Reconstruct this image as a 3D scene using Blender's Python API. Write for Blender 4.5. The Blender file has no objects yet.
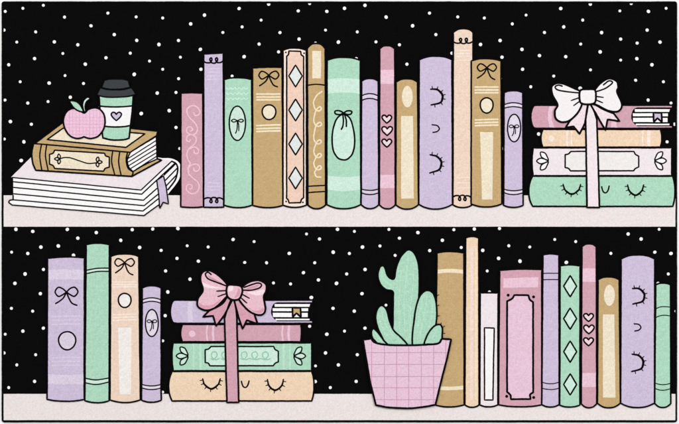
import bpy, math, random
from mathutils import noise as mnoise, Vector

random.seed(7)
S = 0.0022                       # one design unit in metres (the rug is about 1.5 m wide)
CX, CY = 339.5, 212.0
RUG = 6.0                        # pile height of the ground, mm
sc = bpy.context.scene
col = sc.collection

# ------------------------------------------------------------------ materials
def lin(c):
    c = c / 255.0
    return c / 12.92 if c <= 0.04045 else ((c + 0.055) / 1.055) ** 2.4

def fabric(name, rgb, grain=0.075, tint=0.5, bump=0.5, rough=0.95):
    """dense looped pile: fine yarn grain, slightly blotchy dye, woven rows"""
    m = bpy.data.materials.new(name); m.use_nodes = True
    nt = m.node_tree; n = nt.nodes; L = nt.links
    b = n['Principled BSDF']
    b.inputs['Roughness'].default_value = rough
    b.inputs['Specular IOR Level'].default_value = 0.04
    tc = n.new('ShaderNodeTexCoord')
    mp = n.new('ShaderNodeMapping'); mp.inputs['Scale'].default_value = (1.0, 1.0, 1.25)
    L.new(tc.outputs['Object'], mp.inputs['Vector'])
    fine = n.new('ShaderNodeTexNoise'); fine.inputs['Scale'].default_value = 430; fine.inputs['Detail'].default_value = 3
    fine.inputs['Roughness'].default_value = 0.65
    L.new(mp.outputs[0], fine.inputs['Vector'])
    mr = n.new('ShaderNodeMapRange'); mr.inputs['From Min'].default_value = 0.27; mr.inputs['From Max'].default_value = 0.73
    mr.inputs['To Min'].default_value = 1 - grain * 1.7; mr.inputs['To Max'].default_value = 1 + grain * 1.15
    L.new(fine.outputs['Fac'], mr.inputs['Value'])
    mid = n.new('ShaderNodeTexNoise'); mid.inputs['Scale'].default_value = 120; mid.inputs['Detail'].default_value = 2
    L.new(mp.outputs[0], mid.inputs['Vector'])
    base = [lin(v) for v in rgb]
    warm = [base[0] * 1.03, base[1] * 0.955, base[2] * 0.965]
    cool = [base[0] * 0.975, base[1] * 1.015, base[2] * 1.01]
    mrm = n.new('ShaderNodeMapRange'); mrm.inputs['From Min'].default_value = 0.3; mrm.inputs['From Max'].default_value = 0.7
    L.new(mid.outputs['Fac'], mrm.inputs['Value'])
    mx = n.new('ShaderNodeMix'); mx.data_type = 'RGBA'
    t = tint
    mx.inputs[6].default_value = tuple(base[i] * (1 - t) + cool[i] * t for i in range(3)) + (1,)
    mx.inputs[7].default_value = tuple(base[i] * (1 - t) + warm[i] * t for i in range(3)) + (1,)
    L.new(mrm.outputs[0], mx.inputs[0])
    # weft rows: thin, uneven horizontal lines of the ground weave
    wv = n.new('ShaderNodeTexWave'); wv.wave_type = 'BANDS'; wv.bands_direction = 'Z'
    wv.inputs['Scale'].default_value = 95; wv.inputs['Distortion'].default_value = 3.5
    wv.inputs['Detail'].default_value = 2; wv.inputs['Detail Scale'].default_value = 3
    L.new(tc.outputs['Object'], wv.inputs['Vector'])
    mrw = n.new('ShaderNodeMapRange'); mrw.inputs['To Min'].default_value = 1 - grain * 0.30; mrw.inputs['To Max'].default_value = 1 + grain * 0.22
    L.new(wv.outputs['Fac'], mrw.inputs['Value'])
    mott = n.new('ShaderNodeTexNoise'); mott.inputs['Scale'].default_value = 210; mott.inputs['Detail'].default_value = 1
    L.new(tc.outputs['Object'], mott.inputs['Vector'])
    mrl = n.new('ShaderNodeMapRange'); mrl.inputs['From Min'].default_value = 0.3; mrl.inputs['From Max'].default_value = 0.7
    mrl.inputs['To Min'].default_value = 1 - grain * 0.55; mrl.inputs['To Max'].default_value = 1 + grain * 0.55
    L.new(mott.outputs['Fac'], mrl.inputs['Value'])
    mul0 = n.new('ShaderNodeMath'); mul0.operation = 'MULTIPLY'
    L.new(mr.outputs[0], mul0.inputs[0]); L.new(mrl.outputs[0], mul0.inputs[1])
    mul = n.new('ShaderNodeMath'); mul.operation = 'MULTIPLY'
    L.new(mul0.outputs[0], mul.inputs[0]); L.new(mrw.outputs[0], mul.inputs[1])
    vs = n.new('ShaderNodeVectorMath'); vs.operation = 'SCALE'
    L.new(mx.outputs[2], vs.inputs[0]); L.new(mul.outputs[0], vs.inputs['Scale'])
    L.new(vs.outputs[0], b.inputs['Base Color'])
    vor = n.new('ShaderNodeTexVoronoi'); vor.inputs['Scale'].default_value = 520
    L.new(mp.outputs[0], vor.inputs['Vector'])
    add = n.new('ShaderNodeMath'); add.operation = 'MULTIPLY_ADD'; add.inputs[1].default_value = -0.7
    L.new(vor.outputs['Distance'], add.inputs[0]); L.new(fine.outputs['Fac'], add.inputs[2])
    bp = n.new('ShaderNodeBump'); bp.inputs['Strength'].default_value = bump; bp.inputs['Distance'].default_value = 0.0007
    L.new(add.outputs[0], bp.inputs['Height']); L.new(bp.outputs[0], b.inputs['Normal'])
    return m

PAL = {
    'black':    (10, 9, 10), 'ink': (12, 9, 11),
    'shelf':    (233, 226, 224), 'white': (244, 243, 242), 'paper': (247, 246, 246), 'dot': (248, 247, 246),
    'pink':     (209, 163, 177), 'pinklight': (233, 197, 213), 'pinkscroll': (238, 197, 207),
    'orchid':   (230, 197, 216), 'orchidline': (206, 160, 188), 'apple': (237, 197, 219), 'appleline': (221, 172, 201), 'heartfill': (241, 216, 224),
    'lav':      (205, 191, 217), 'lavlight': (218, 207, 226), 'lavpale': (224, 216, 231),
    'mint':     (173, 217, 192), 'mintlight': (205, 234, 219), 'mintstripe': (190, 227, 205), 'mintdark': (152, 200, 172), 'mintpale': (205, 230, 217),
    'tan':      (197, 168, 120), 'cream': (237, 226, 202), 'creamline': (240, 226, 196),
    'peach':    (236, 212, 193), 'peachlight': (245, 229, 216), 'peachcover': (237, 207, 188), 'peachpanel': (240, 236, 231), 'biscuit': (238, 212, 183), 'rosecream': (241, 219, 212),
    'bookcream': (236, 227, 231), 'panelwhite': (236, 233, 231), 'ribbon': (238, 227, 231), 'bow': (240, 236, 237), 'bowtail': (240, 222, 229),
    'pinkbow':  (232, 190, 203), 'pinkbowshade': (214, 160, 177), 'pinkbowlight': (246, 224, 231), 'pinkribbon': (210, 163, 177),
    'charcoal': (62, 66, 70), 'cupwhite': (243, 242, 243),
    'grey':     (226, 231, 228),
}
MATS = {}
def mat(k):
    if k not in MATS:
        g, bmp = 0.105, 0.42
        if k in ('black', 'ink'): g, bmp = 0.22, 0.5
        if k in ('white', 'paper', 'dot', 'cupwhite', 'bow'): g, bmp = 0.05, 0.35
        if k in ('shelf', 'bookcream', 'panelwhite', 'ribbon'): g = 0.07
        if k in ('tan', 'mint'): g = 0.115
        MATS[k] = fabric(k + '_yarn', PAL[k], g, bump=bmp, tint=1.0 if k == 'shelf' else 0.6)
    return MATS[k]

# ------------------------------------------------------------------ 2D helpers (design units, y down)
def crs(pts, closed=False, n=8):
    """Catmull-Rom through the points"""
    N = len(pts); out = []
    rng = range(N) if closed else range(N - 1)
    for i in rng:
        if closed:
            p0, p1, p2, p3 = pts[(i - 1) % N], pts[i], pts[(i + 1) % N], pts[(i + 2) % N]
        else:
            p1, p2 = pts[i], pts[i + 1]
            p0 = pts[i - 1] if i > 0 else (2 * p1[0] - p2[0], 2 * p1[1] - p2[1])
            p3 = pts[i + 2] if i + 2 < N else (2 * p2[0] - p1[0], 2 * p2[1] - p1[1])
        for k in range(n):
            t = k / n
            a = [0.5 * (2 * p1[c] + (p2[c] - p0[c]) * t + (2 * p0[c] - 5 * p1[c] + 4 * p2[c] - p3[c]) * t * t
                        + (3 * p1[c] - p0[c] - 3 * p2[c] + p3[c]) * t ** 3) for c in (0, 1)]
            out.append(tuple(a))
    if not closed: out.append(tuple(pts[-1]))
    return out

def bow3(a, m, b, n=12):
    """shallow parabola from a to b whose middle passes through height m"""
    xm = (a[0] + b[0]) / 2; c = (2 * xm - (a[0] + b[0]) / 2, 2 * m - (a[1] + b[1]) / 2)
    return [((1 - t) ** 2 * a[0] + 2 * t * (1 - t) * c[0] + t * t * b[0],
             (1 - t) ** 2 * a[1] + 2 * t * (1 - t) * c[1] + t * t * b[1]) for t in [k / n for k in range(n + 1)]]

def dome(a, m, b, n=18, p=2.6):
    """rounded book end: flatter in the middle, turning down at the corners"""
    out = []
    for k in range(n + 1):
        t = -1 + 2 * k / n
        base = a[1] + (b[1] - a[1]) * k / n
        hh = m - (a[1] + b[1]) / 2
        out.append((a[0] + (b[0] - a[0]) * k / n, base + hh * (1 - abs(t) ** p)))
    return out

def ell(cx, cy, rx, ry, n=28, egg=0.0):
    out = []
    for k in range(n):
        a = 2 * math.pi * k / n
        y = math.sin(a)
        out.append((cx + rx * (1 + egg * y) * math.cos(a), cy + ry * y))
    return out

def resample(pts, closed, step=1.5):
    out = []; N = len(pts)
    for i in range(N if closed else N - 1):
        a, b = pts[i], pts[(i + 1) % N]
        d = math.hypot(b[0] - a[0], b[1] - a[1])
        if d < 1e-6: continue
        k = max(1, int(d / step))
        for j in range(k):
            t = j / k
            out.append((a[0] + (b[0] - a[0]) * t, a[1] + (b[1] - a[1]) * t))
    if not closed: out.append(pts[-1])
    return out

def wob(p, amp):
    v = Vector((p[0] * 0.55, p[1] * 0.55, 3.1))
    w = Vector((p[0] * 0.07, p[1] * 0.07, 9.7))
    return (p[0] + amp * (mnoise.noise(v) + 1.1 * mnoise.noise(w)), p[1] + amp * (mnoise.noise(v + Vector((31, 7, 0))) + 1.1 * mnoise.noise(w + Vector((11, 17, 0)))))

def W(p, h):
    return ((p[0] - CX) * S, -h * 0.00065, (CY - p[1]) * S)

COVERS = []
class MB:
    """collects pile patches and yarn lines of ONE part"""
    def __init__(s): s.v = []; s.f = []; s.fm = []; s.mats = []
    def mi(s, k):
        if k not in s.mats: s.mats.append(k)
        return s.mats.index(k)
    def fill(s, poly, h0, h1, k, amp=0.16, lip=0.22):
        if h0 < RUG: COVERS.append(list(poly))
        pts = [wob(p, amp) for p in resample(poly, True)]
        q = [W(p, 0) for p in pts]
        A = sum(q[i][0] * q[(i + 1) % len(q)][2] - q[(i + 1) % len(q)][0] * q[i][2] for i in range(len(q)))
        if A < 0: pts.reverse()
        N = len(pts)
        # inset ring for a soft pile edge
        ins = []
        for i in range(N):
            a, b = pts[i - 1], pts[(i + 1) % N]
            dx, dy = b[0] - a[0], b[1] - a[1]; l = math.hypot(dx, dy) or 1
            ins.append((pts[i][0] + lip * dy / l, pts[i][1] - lip * dx / l))
        b0 = len(s.v)
        s.v += [W(p, h0) for p in pts] + [W(p, h1 - 0.35) for p in pts] + [W(p, h1) for p in ins]
        m = s.mi(k)
        for r in (0, 1):
            for i in range(N):
                j = (i + 1) % N
                s.f.append((b0 + r * N + i, b0 + r * N + j, b0 + (r + 1) * N + j, b0 + (r + 1) * N + i)); s.fm.append(m)
        s.f.append(tuple(range(b0 + 2 * N, b0 + 3 * N))); s.fm.append(m)
        return s
    def line(s, path, w, h0, h1, k='ink', closed=False, amp=0.14, taper=0.0, w2=None):
        pts = [wob(p, amp) for p in resample(path, closed, 1.2)]
        N = len(pts)
        if N < 2: return s
        b0 = len(s.v); m = s.mi(k); R = 6
        for i in range(N):
            a = pts[i - 1] if (closed or i > 0) else pts[i]
            b = pts[(i + 1) % N] if (closed or i < N - 1) else pts[i]
            dx, dy = b[0] - a[0], b[1] - a[1]; l = math.hypot(dx, dy) or 1
            nx, ny = -dy / l, dx / l
            t = i / (N - 1)
            ww = w * (1 + 0.10 * mnoise.noise(Vector((pts[i][0] * .35, pts[i][1] * .35, 5))))
            if taper: ww *= 1 - taper * abs(2 * t - 1) ** 2
            if w2 is not None: ww *= 1 + (w2 / w - 1) * t
            hh = h1 + 0.012 * (i % 40) * 0.25 + 0.0006 * i
            for o, h in ((-.5, h0), (-.5, hh - .22), (-.32, hh), (.32, hh), (.5, hh - .22), (.5, h0)):
                s.v.append(W((pts[i][0] + nx * ww * o, pts[i][1] + ny * ww * o), h))
        for i in range(N if closed else N - 1):
            j = (i + 1) % N
            for r in range(R - 1):
                s.f.append((b0 + i * R + r, b0 + i * R + r + 1, b0 + j * R + r + 1, b0 + j * R + r)); s.fm.append(m)
        if not closed:       # round yarn ends
            for i in (0, N - 1):
                p = pts[i]; rr = w * 0.5 * (1 - taper)
                if w2 is not None and i: rr = w2 * 0.5
                if rr > 0.2:
                    s.disc(p, rr, h0, h1 - 0.03, k)
        return s
    def disc(s, p, r, h0, h1, k, n=14, ry=None, rot=0):
        ry = r if ry is None else ry
        b0 = len(s.v); m = s.mi(k)
        ring = []
        for q in range(n):
            a = -2 * math.pi * q / n
            x, y = r * math.cos(a), ry * math.sin(a)
            ring.append((x * math.cos(rot) - y * math.sin(rot), x * math.sin(rot) + y * math.cos(rot)))
        s.v += [W((p[0] + x, p[1] + y), h0) for x, y in ring] + [W((p[0] + x, p[1] + y), h1 - .2) for x, y in ring] + \
               [W((p[0] + .75 * x, p[1] + .75 * y), h1) for x, y in ring]
        for r_ in (0, 1):
            for i in range(n):
                j = (i + 1) % n
                s.f.append((b0 + r_ * n + i, b0 + r_ * n + j, b0 + (r_ + 1) * n + j, b0 + (r_ + 1) * n + i)); s.fm.append(m)
        s.f.append(tuple(range(b0 + 2 * n, b0 + 3 * n))); s.fm.append(m)
        return s
    def build(s, name, parent=None, root=None):
        o0 = Vector((0, 0, 0)) if root is None else root.location
        me = bpy.data.meshes.new(name)
        me.from_pydata([(v[0] - o0[0], v[1] - o0[1], v[2] - o0[2]) for v in s.v], [], s.f)
        for k in s.mats: me.materials.append(mat(k))
        me.polygons.foreach_set('material_index', s.fm)
        me.update()
        ob = bpy.data.objects.new(name, me); col.objects.link(ob)
        if parent is not None: ob.parent = parent
        return ob

def thing(name, label, cat, base, group=None, h=5.8):
    o = bpy.data.objects.new(name, None); col.objects.link(o)
    o.empty_display_size = 0.02
    o.location = W(base, h); o['label'] = label; o['category'] = cat
    if group: o['group'] = group
    return o

def structure(o):
    o['kind'] = 'structure'; return o

# ------------------------------------------------------------------ setting: plain white wall behind
me = bpy.data.meshes.new('wall')
me.from_pydata([(-6, 0.0, -4), (6, 0.0, -4), (6, 0.0, 4), (-6, 0.0, 4)], [], [(0, 1, 2, 3)])
wm = bpy.data.materials.new('white_wall'); wm.use_nodes = True
nt = wm.node_tree; b = nt.nodes['Principled BSDF']
b.inputs['Roughness'].default_value = 0.9; b.inputs['Specular IOR Level'].default_value = 0.1
nz = nt.nodes.new('ShaderNodeTexNoise'); nz.inputs['Scale'].default_value = 60
cr = nt.nodes.new('ShaderNodeValToRGB'); cr.color_ramp.elements[0].color = (.93, .93, .93, 1); cr.color_ramp.elements[1].color = (.98, .98, .98, 1)
nt.links.new(nz.outputs['Fac'], cr.inputs[0]); nt.links.new(cr.outputs[0], b.inputs['Base Color'])
me.materials.append(wm)
wall = bpy.data.objects.new('wall', me); col.objects.link(wall); structure(wall)

# ------------------------------------------------------------------ the rug
def rrect(x0, y0, x1, y1, r, n=6):
    out = []
    for cx, cy, a0 in ((x1 - r, y0 + r, -90), (x1 - r, y1 - r, 0), (x0 + r, y1 - r, 90), (x0 + r, y0 + r, 180)):
        for k in range(n + 1):
            a = math.radians(a0 + 90 * k / n); out.append((cx + r * math.cos(a), cy + r * math.sin(a)))
    return out

rug = thing('rug', 'large black woven rug scattered with small white dots, hanging behind both shelves', 'rug', (339.5, 422.3), h=0.4)
MB().fill(rrect(1.6, 1.6, 677.3, 422.3, 1.7), 0.4, RUG, 'black', amp=0.10).build('pile', rug, rug); COVERS.clear()
MB().line(rrect(2.3, 2.3, 676.5, 421.5, 1.5), 2.0, 0.4, RUG + 0.5, 'black', closed=True, amp=0.12).build('binding', rug, rug)

UNIT = [(4.8, 11.3), (22.5, 8.2), (43, 5.2), (64.2, 17), (90.7, 25.7), (107.6, 13), (3.5, 30), (35.3, 31.8), (16.4, 42), (54, 41.8),
        (77.5, 44.7), (62.5, 53.4), (34.2, 58.5), (8.3, 64.7), (85, 64.1), (105.7, 57.7), (114, 34.5), (135.9, 16.8), (162.5, 17.9),
        (204.3, 15), (190.5, 23.8), (136.5, 40.3), (158.7, 44.4), (178.3, 40.4), (200.2, 49.3), (130, 53.1), (149.3, 61), (180.2, 57.1),
        (162.5, 69.2), (200.8, 69.2), (239, 8.4), (268.6, 4), (298.2, 10.8), (261, 20), (242, 26.8), (222.7, 32.4), (279.9, 32.5), (299, 39),
        (259, 44), (244, 56.6), (278.5, 51.8), (309.6, 3.3), (217.7, 55.5), (268.8, 69.8), (315.5, 43), (299, 60), (315.2, 58.6),
        (64.7, 75.5), (19.8, 81.7), (48.8, 83), (83.2, 83.4), (4.5, 100), (27.4, 103), (47.7, 101.5), (70, 97.2), (10, 121.5), (31, 124.2),
        (314, 80.2), (258.5, 88.2), (134, 74.3), (178.4, 78.6), (157, 93), (175.8, 92.4), (141, 113.5), (169, 110.6), (175.8, 127.4),
        (4, 139), (23.5, 141.8), (20.8, 160.5), (179.6, 148.5), (232, 76), (209, 86.7), (217, 134),
        (15.5, 229.3), (32.4, 231.4), (67, 229.4), (77.5, 238.2), (96, 232.6), (40.5, 247.1), (58, 246), (11.2, 252.2), (27.4, 253.5),
        (73.2, 255.4), (43.1, 269.5), (24.7, 274), (14.5, 283.4), (40, 293.7), (11, 308.4), (32.3, 311.2), (107.8, 250.6),
        (120.5, 240.3), (139.4, 247.5), (160.9, 250.4), (187, 245.8), (208, 247), (176.8, 258.4), (198.2, 261.2), (165.4, 271), (189.8, 279.2),
        (167.6, 292), (165, 315.7), (132, 229.7), (152.5, 229), (177.7, 228.5), (202, 227.3), (233, 239.5), (254, 241.6), (306.5, 234),
        (289.2, 253.4), (223.4, 258.4), (244.6, 262.5), (266.5, 262.8), (303.4, 272.7), (273.4, 283), (290.5, 284), (319.5, 239),
        (314.7, 262.8), (318.4, 280), (311.3, 297.6), (64, 305.2)]
# ------------------------------------------------------------------ the two shelves
for nm, y0, y1, lab in (('shelf', 195.3, 226.7, 'upper pale pinkish white shelf board under the pencil cup free row and left book pile'),
                        ('shelf', 394.0, 420.3, 'lower pale pinkish white shelf board along the bottom edge of the rug')):
    if y0 < 200: lab = 'upper pale pinkish white shelf board crossing the middle of the rug'
    t = thing(nm, lab, 'shelf', (339.5, y1), 'shelf boards across the rug')
    MB().fill([(3.1, y0), (675.8, y0), (675.8, y1), (3.1, y1)], RUG - .5, RUG + 1.0, 'shelf', amp=0.12).build('board', t, t)

# ------------------------------------------------------------------ motif helpers
_n = [0]
class Book:
    """an upright book: cover patch with an inked edge; decorations are children"""
    def __init__(s, label, xl, xr, yt, tm, xlb, xrb, yb, bm_, k, group, top='bow', ytr=None, ow=1.65, extra=None, sink=0.0):
        _n[0] += 1
        s.H = 9.0 + 0.06 * (_n[0] % 16) - sink
        ytr = yt if ytr is None else ytr
        s.t = thing('book', label, 'book', ((xlb + xrb) / 2, bm_), group)
        tp = (dome if top == 'dome' else bow3)((xl, yt), tm, (xr, ytr))
        bt = dome((xrb, yb), bm_, (xlb, yb), p=2.3)
        s.poly = tp + bt
        s.tl, s.tr, s.bl, s.br = (xl, yt), (xr, ytr), (xlb, yb), (xrb, yb)
        mb = MB().fill(s.poly, RUG - .4, s.H, k)
        mb.line(s.poly, ow, RUG - .3, s.H + .45, closed=True)
        if extra: extra(mb, s)
        s.cover = mb.build('cover', s.t, s.t)
    def edge(s, y):
        f = (y - s.tl[1]) / (s.bl[1] - s.tl[1])
        return s.tl[0] + (s.bl[0] - s.tl[0]) * f, s.tr[0] + (s.br[0] - s.tr[0]) * f
    def part(s, name, mb, parent=None):
        return mb.build(name, parent or s.t, s.t)
    def band(s, y0, m0, y1, m1, k, name='band', ink=0, pad=0.7):
        """a band across the spine; ink>0 draws its two edges"""
        a, b = s.edge(y0); c, d = s.edge(y1)
        top = bow3((a + pad, y0), m0, (b - pad, y0)); bot = bow3((d - pad, y1), m1, (c + pad, y1))
        mb = MB()
        if k: mb.fill(top + bot, s.H - .5, s.H + .22, k, amp=.14)
        if ink:
            mb.line(top, ink, s.H - .4, s.H + .40); mb.line(bot, ink, s.H - .4, s.H + .40)
        return s.part(name, mb)
    def patch(s, name, poly, k, ink=0, parent=None, lift=.22):
        mb = MB().fill(poly, s.H - .5, s.H + lift, k, amp=.18)
        if ink: mb.line(poly, ink, s.H - .4, s.H + lift + .25, closed=True)
        return s.part(name, mb, parent)
    def lines(s, name, paths, w, k, lift=.3, parent=None, **kw):
        mb = MB()
        for i, p in enumerate(paths): mb.line(p, w, s.H - .4, s.H + lift + .03 * i, k, **kw)
        return s.part(name, mb, parent)

def hl(x0, x1, ys, dy=0.0):
    return [[(x0, y + dy), ((x0 + x1) / 2, y - dy * .3), (x1, y - dy)] for y in ys]

def bow_paths(cx, cy, hw, hh, tl, tr):
    """a hand drawn bow: two loops and two tails"""
    Lp = crs([(cx, cy), (cx - hw * .35, cy - hh * .75), (cx - hw * .75, cy - hh), (cx - hw, cy), (cx - hw * .72, cy + hh * .95), (cx - hw * .35, cy + hh * .6), (cx, cy)])
    Rp = crs([(cx, cy), (cx + hw * .35, cy - hh * .8), (cx + hw * .75, cy - hh), (cx + hw, cy - .1), (cx + hw * .7, cy + hh * .95), (cx + hw * .3, cy + hh * .55), (cx, cy)])
    T1 = crs([(cx, cy), (cx - (cx - tl[0]) * .28, cy + (tl[1] - cy) * .5), (cx - (cx - tl[0]) * .62, cy + (tl[1] - cy) * .78), tl])
    T2 = crs([(cx, cy), (cx + (tr[0] - cx) * .25, cy + (tr[1] - cy) * .5), (cx + (tr[0] - cx) * .55, cy + (tr[1] - cy) * .85), tr])
    return [Lp, Rp, T1, T2]

def small_bow(cx, cy, hw=5.0, hh=1.5, tail=10):
    return [crs([(cx, cy), (cx - hw * .6, cy - hh), (cx - hw, cy), (cx - hw * .6, cy + hh), (cx, cy)]),
            crs([(cx, cy), (cx + hw * .6, cy - hh), (cx + hw, cy), (cx + hw * .6, cy + hh), (cx, cy)]),
            crs([(cx - .2, cy), (cx - .1, cy + tail * .45), (cx - .6, cy + tail * .75), (cx - 1.8, cy + tail)]),
            crs([(cx + .3, cy), (cx + 1.3, cy + tail * .35), (cx + 1.4, cy + tail * .8)])]

def curl(x0, x1, y, d=1):
    """line with two little loops; d=-1 hangs the loops below"""
    w = x1 - x0; a = x0 + w * .35; b = x0 + w * .65
    p = [(x0, y - .3 * d), (x0 + w * .14, y + .9 * d), (a - .2, y + .6 * d), (a + 1.3, y - 2.2 * d), (a + .5, y - 4.0 * d), (a - .9, y - 2.6 * d), (a + .8, y + .6 * d),
         ((a + b) / 2 + .4, y + 1.4 * d), (b - .3, y + .6 * d), (b + 1.3, y - 2.2 * d), (b + .5, y - 4.0 * d), (b - .9, y - 2.6 * d), (b + .8, y + .5 * d), (x1 - w * .14, y + .7 * d), (x1, y - .8 * d)]
    return crs(p)

def heart(cx, cy, w, h):
    q = [(0, -.22), (.16, -.43), (.36, -.45), (.5, -.25), (.42, .02), (.2, .3), (0, .5), (-.2, .3), (-.42, .02), (-.5, -.25), (-.36, -.45), (-.16, -.43)]
    return [(cx + a * w, cy + b * h) for a, b in crs([q[0]] + q[1:6] + [q[6]]) + crs([q[6]] + q[7:] + [q[0]])[1:-1]]

def diamond(cx, cy, hw, hh): return [(cx, cy - hh), (cx + hw, cy), (cx, cy + hh), (cx - hw, cy)]

def eye(bk, pts, lash, w=2.3, n=7, name='closed_eye', first=0.06, last=0.94, ll=3.0):
    arc = crs(pts, n=14)
    mb = MB().line(arc, w, bk.H - .4, bk.H + .4, taper=.35)
    N = len(arc) - 1
    for k in range(n):
        t = first + (last - first) * k / (n - 1); i = min(N - 1, max(1, int(t * N)))
        dx, dy = arc[i + 1][0] - arc[i - 1][0], arc[i + 1][1] - arc[i - 1][1]; l = math.hypot(dx, dy)
        nx, ny = (dy / l, -dx / l) if lash > 0 else (-dy / l, dx / l)
        s_ = (t - .5) * .5
        p = arc[i]; e = (p[0] + nx * ll + dx / l * s_, p[1] + ny * ll + dy / l * s_)
        mb.line([p, e], 1.25, bk.H - .4, bk.H + .43 + .02 * k, w2=.8, amp=.05)
    return bk.part(name, mb)

def three_petals(bk, tip, d, k):
    """little flower of three petals that meet at the tip; d is the side they open to"""
    mb = MB()
    for i, (ang, ln, wd) in enumerate(((-47, 11.2, 2.5), (0, 11.6, 2.7), (47, 11.2, 2.5))):
        a = math.radians(ang); ux, uy = d * math.cos(a), math.sin(a)
        if ang: tipx, tipy = tip[0] , tip[1] + math.copysign(.6, ang)
        else: tipx, tipy = tip
        pts = [(0, 0), (.35, .75), (.7, 1), (1, 0), (.7, -1), (.35, -.75)]
        pl = crs([(tipx + ux * ln * u - uy * wd * v, tipy + uy * ln * u + ux * wd * v) for u, v in pts], closed=True, n=5)
        mb.fill(pl, bk.H - .4, bk.H + .2, k, amp=.06); mb.line(pl, 1.35, bk.H - .4, bk.H + .42 + .05 * i, closed=True, amp=.06)
    return bk.part('flower_motif', mb)

def oval_with_bow(b, cx, cy, rx, ry, k, bow, ink=1.5, egg=0.0, bw=1.0):
    o = b.patch('oval_label', ell(cx, cy, rx, ry, egg=egg), k, ink=ink)
    b.lines('bow_motif', bow, bw, 'ink', lift=.55, parent=o)

UG = 'books standing in the row on the upper shelf'
LG = 'books standing on the lower shelf at the left'
RG = 'books standing in the row at the lower right'

# ------------------------------------------------------------------ upper row
b = Book('dusty pink book with pale scrolls, shortest at the left end of the upper row', 180.9, 202.6, 93.2, 92.7, 180.7, 203.4, 206.7, 207.4, 'pink', UG)
def T(u, v, y0=100): return (170 + u / 6.0, y0 + v / 6.0)
sc1 = crs([T(141, 78), T(150, 92), T(168, 90), T(179, 72), T(165, 46), T(135, 34), T(107, 48), T(101, 75), T(118, 108), T(146, 135), T(164, 170), T(152, 202),
           T(122, 207), T(98, 188), T(106, 163), T(127, 163), T(134, 180), T(121, 187)])
sc2 = crs([T(123, 240), T(114, 250), T(99, 240), T(103, 218), T(128, 208), T(152, 222), T(156, 248), T(138, 272), T(112, 292), T(101, 325), T(108, 358), T(122, 380)])
sc3 = crs([T(143, 302), T(146, 318), T(163, 322), T(170, 303), T(158, 286), T(138, 284), T(118, 292)])
sc4 = crs([T(141, 80, 155), T(147, 95, 155), T(166, 95, 155), T(177, 75, 155), T(162, 56, 155), T(133, 58, 155), T(110, 80, 155), T(110, 110, 155), T(135, 138, 155),
           T(163, 160, 155), T(175, 192, 155), T(160, 222, 155), T(128, 232, 155), T(101, 213, 155), T(98, 190, 155), T(113, 176, 155), T(131, 184, 155), T(129, 201, 155), T(117, 203, 155)])
sc5 = crs([T(122, 380), T(112, 398), T(106, 415), T(114, 430)])
b.lines('scroll_motif', [sc1, sc2, sc3, sc4, sc5], 1.25, 'pinkscroll')

b = Book('tall flat lavender book with a curly black line near its top and bottom', 203.6, 223.2, 54.0, 53.5, 203.6, 223.6, 207.2, 207.4, 'lav', UG, ytr=53.0)
b.lines('curl_motif', [curl(203.8, 223.0, 61.8)], 1.6, 'ink'); b.lines('curl_motif', [curl(203.9, 223.3, 198.8, -1)], 1.6, 'ink')
for ys in ((68.7, 72.3, 76, 79.3), (183, 186.7, 190.2)): b.lines('faint_stripes', hl(207.5, 219.5, ys), .9, 'lavlight', lift=.15)

b = Book('short mint book with a narrow bow oval and faint wavy lines in the upper row', 224.1, 251.6, 79.6, 77.7, 223.9, 252.3, 205.0, 207.6, 'mint', UG, top='dome')
oval_with_bow(b, 237.3, 123.3, 8.1, 17.2, 'mintpale', small_bow(237.4, 120.7, 6, 1.4, 12.5), 1.5, bw=1.15)
b.lines('wavy_stripe', [crs([(226 + k * 2.2, y + (.75 if k % 2 else -.75)) for k in range(11)]) for y in (88.5, 93.6, 98.8)], 1.1, 'mintlight', lift=.15)

def triple(b, x0, x1, ys1, ys2, k='creamline', w=1.7):
    b.lines('triple_stripe', hl(x0, x1, ys1), w, k, lift=.15); b.lines('triple_stripe', hl(x0, x1, ys2, .3), w, k, lift=.15)

b = Book('plain tan book with a bow and a round cream dot, beside the diamond spine', 252.5, 282.1, 68.0, 67.2, 252.6, 282.9, 205.3, 207.6, 'tan', UG, ytr=67.4)
b.lines('bow_motif', bow_paths(268.8, 75.3, 10, 3.9, (259.6, 85.8), (277.3, 86.8)), 1.5, 'ink')
triple(b, 256.8, 280, (94, 97, 99.8), (125.2, 128.4, 131.2))
b.patch('medallion', ell(268.9, 112.2, 6.8, 7.4, egg=-.06), 'cream', ink=1.6)

b = Book('pale peach book with four white diamonds down a framed spine', 283.1, 306.3, 50.4, 48.0, 282.9, 306.5, 205, 207.4, 'peachlight', UG, top='dome')
fr = [(288.9, 51), (300.7, 51.2)] + crs([(300.7, 51.2), (301.2, 54.6), (303.6, 56.4)]) + [(303.6, 197.6)] + crs([(303.6, 197.6), (301.4, 199.6), (300.6, 202.6)]) + \
     [(289, 203)] + crs([(289, 203), (288.2, 200), (286.6, 198.4)]) + [(286.7, 56.2)] + crs([(286.7, 56.2), (288.5, 54.3), (288.9, 51)])
o = b.patch('spine_panel', fr, 'peachcover', ink=1.5)
for y in (76, 110, 144, 178): 
    d = diamond(295.5, y, 6.7, 11)
    b.part('diamond', MB().fill(d, b.H, b.H + .5, 'grey', amp=.06).line(d, 1.5, b.H, b.H + .8, closed=True, amp=.06), o)
for q in ((285.8, 52.4), (304.1, 53.2), (286.1, 201.5), (302.9, 202.4)): b.part('stud', MB().disc(q, .9, b.H - .4, b.H + .4, 'ink'))

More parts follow.
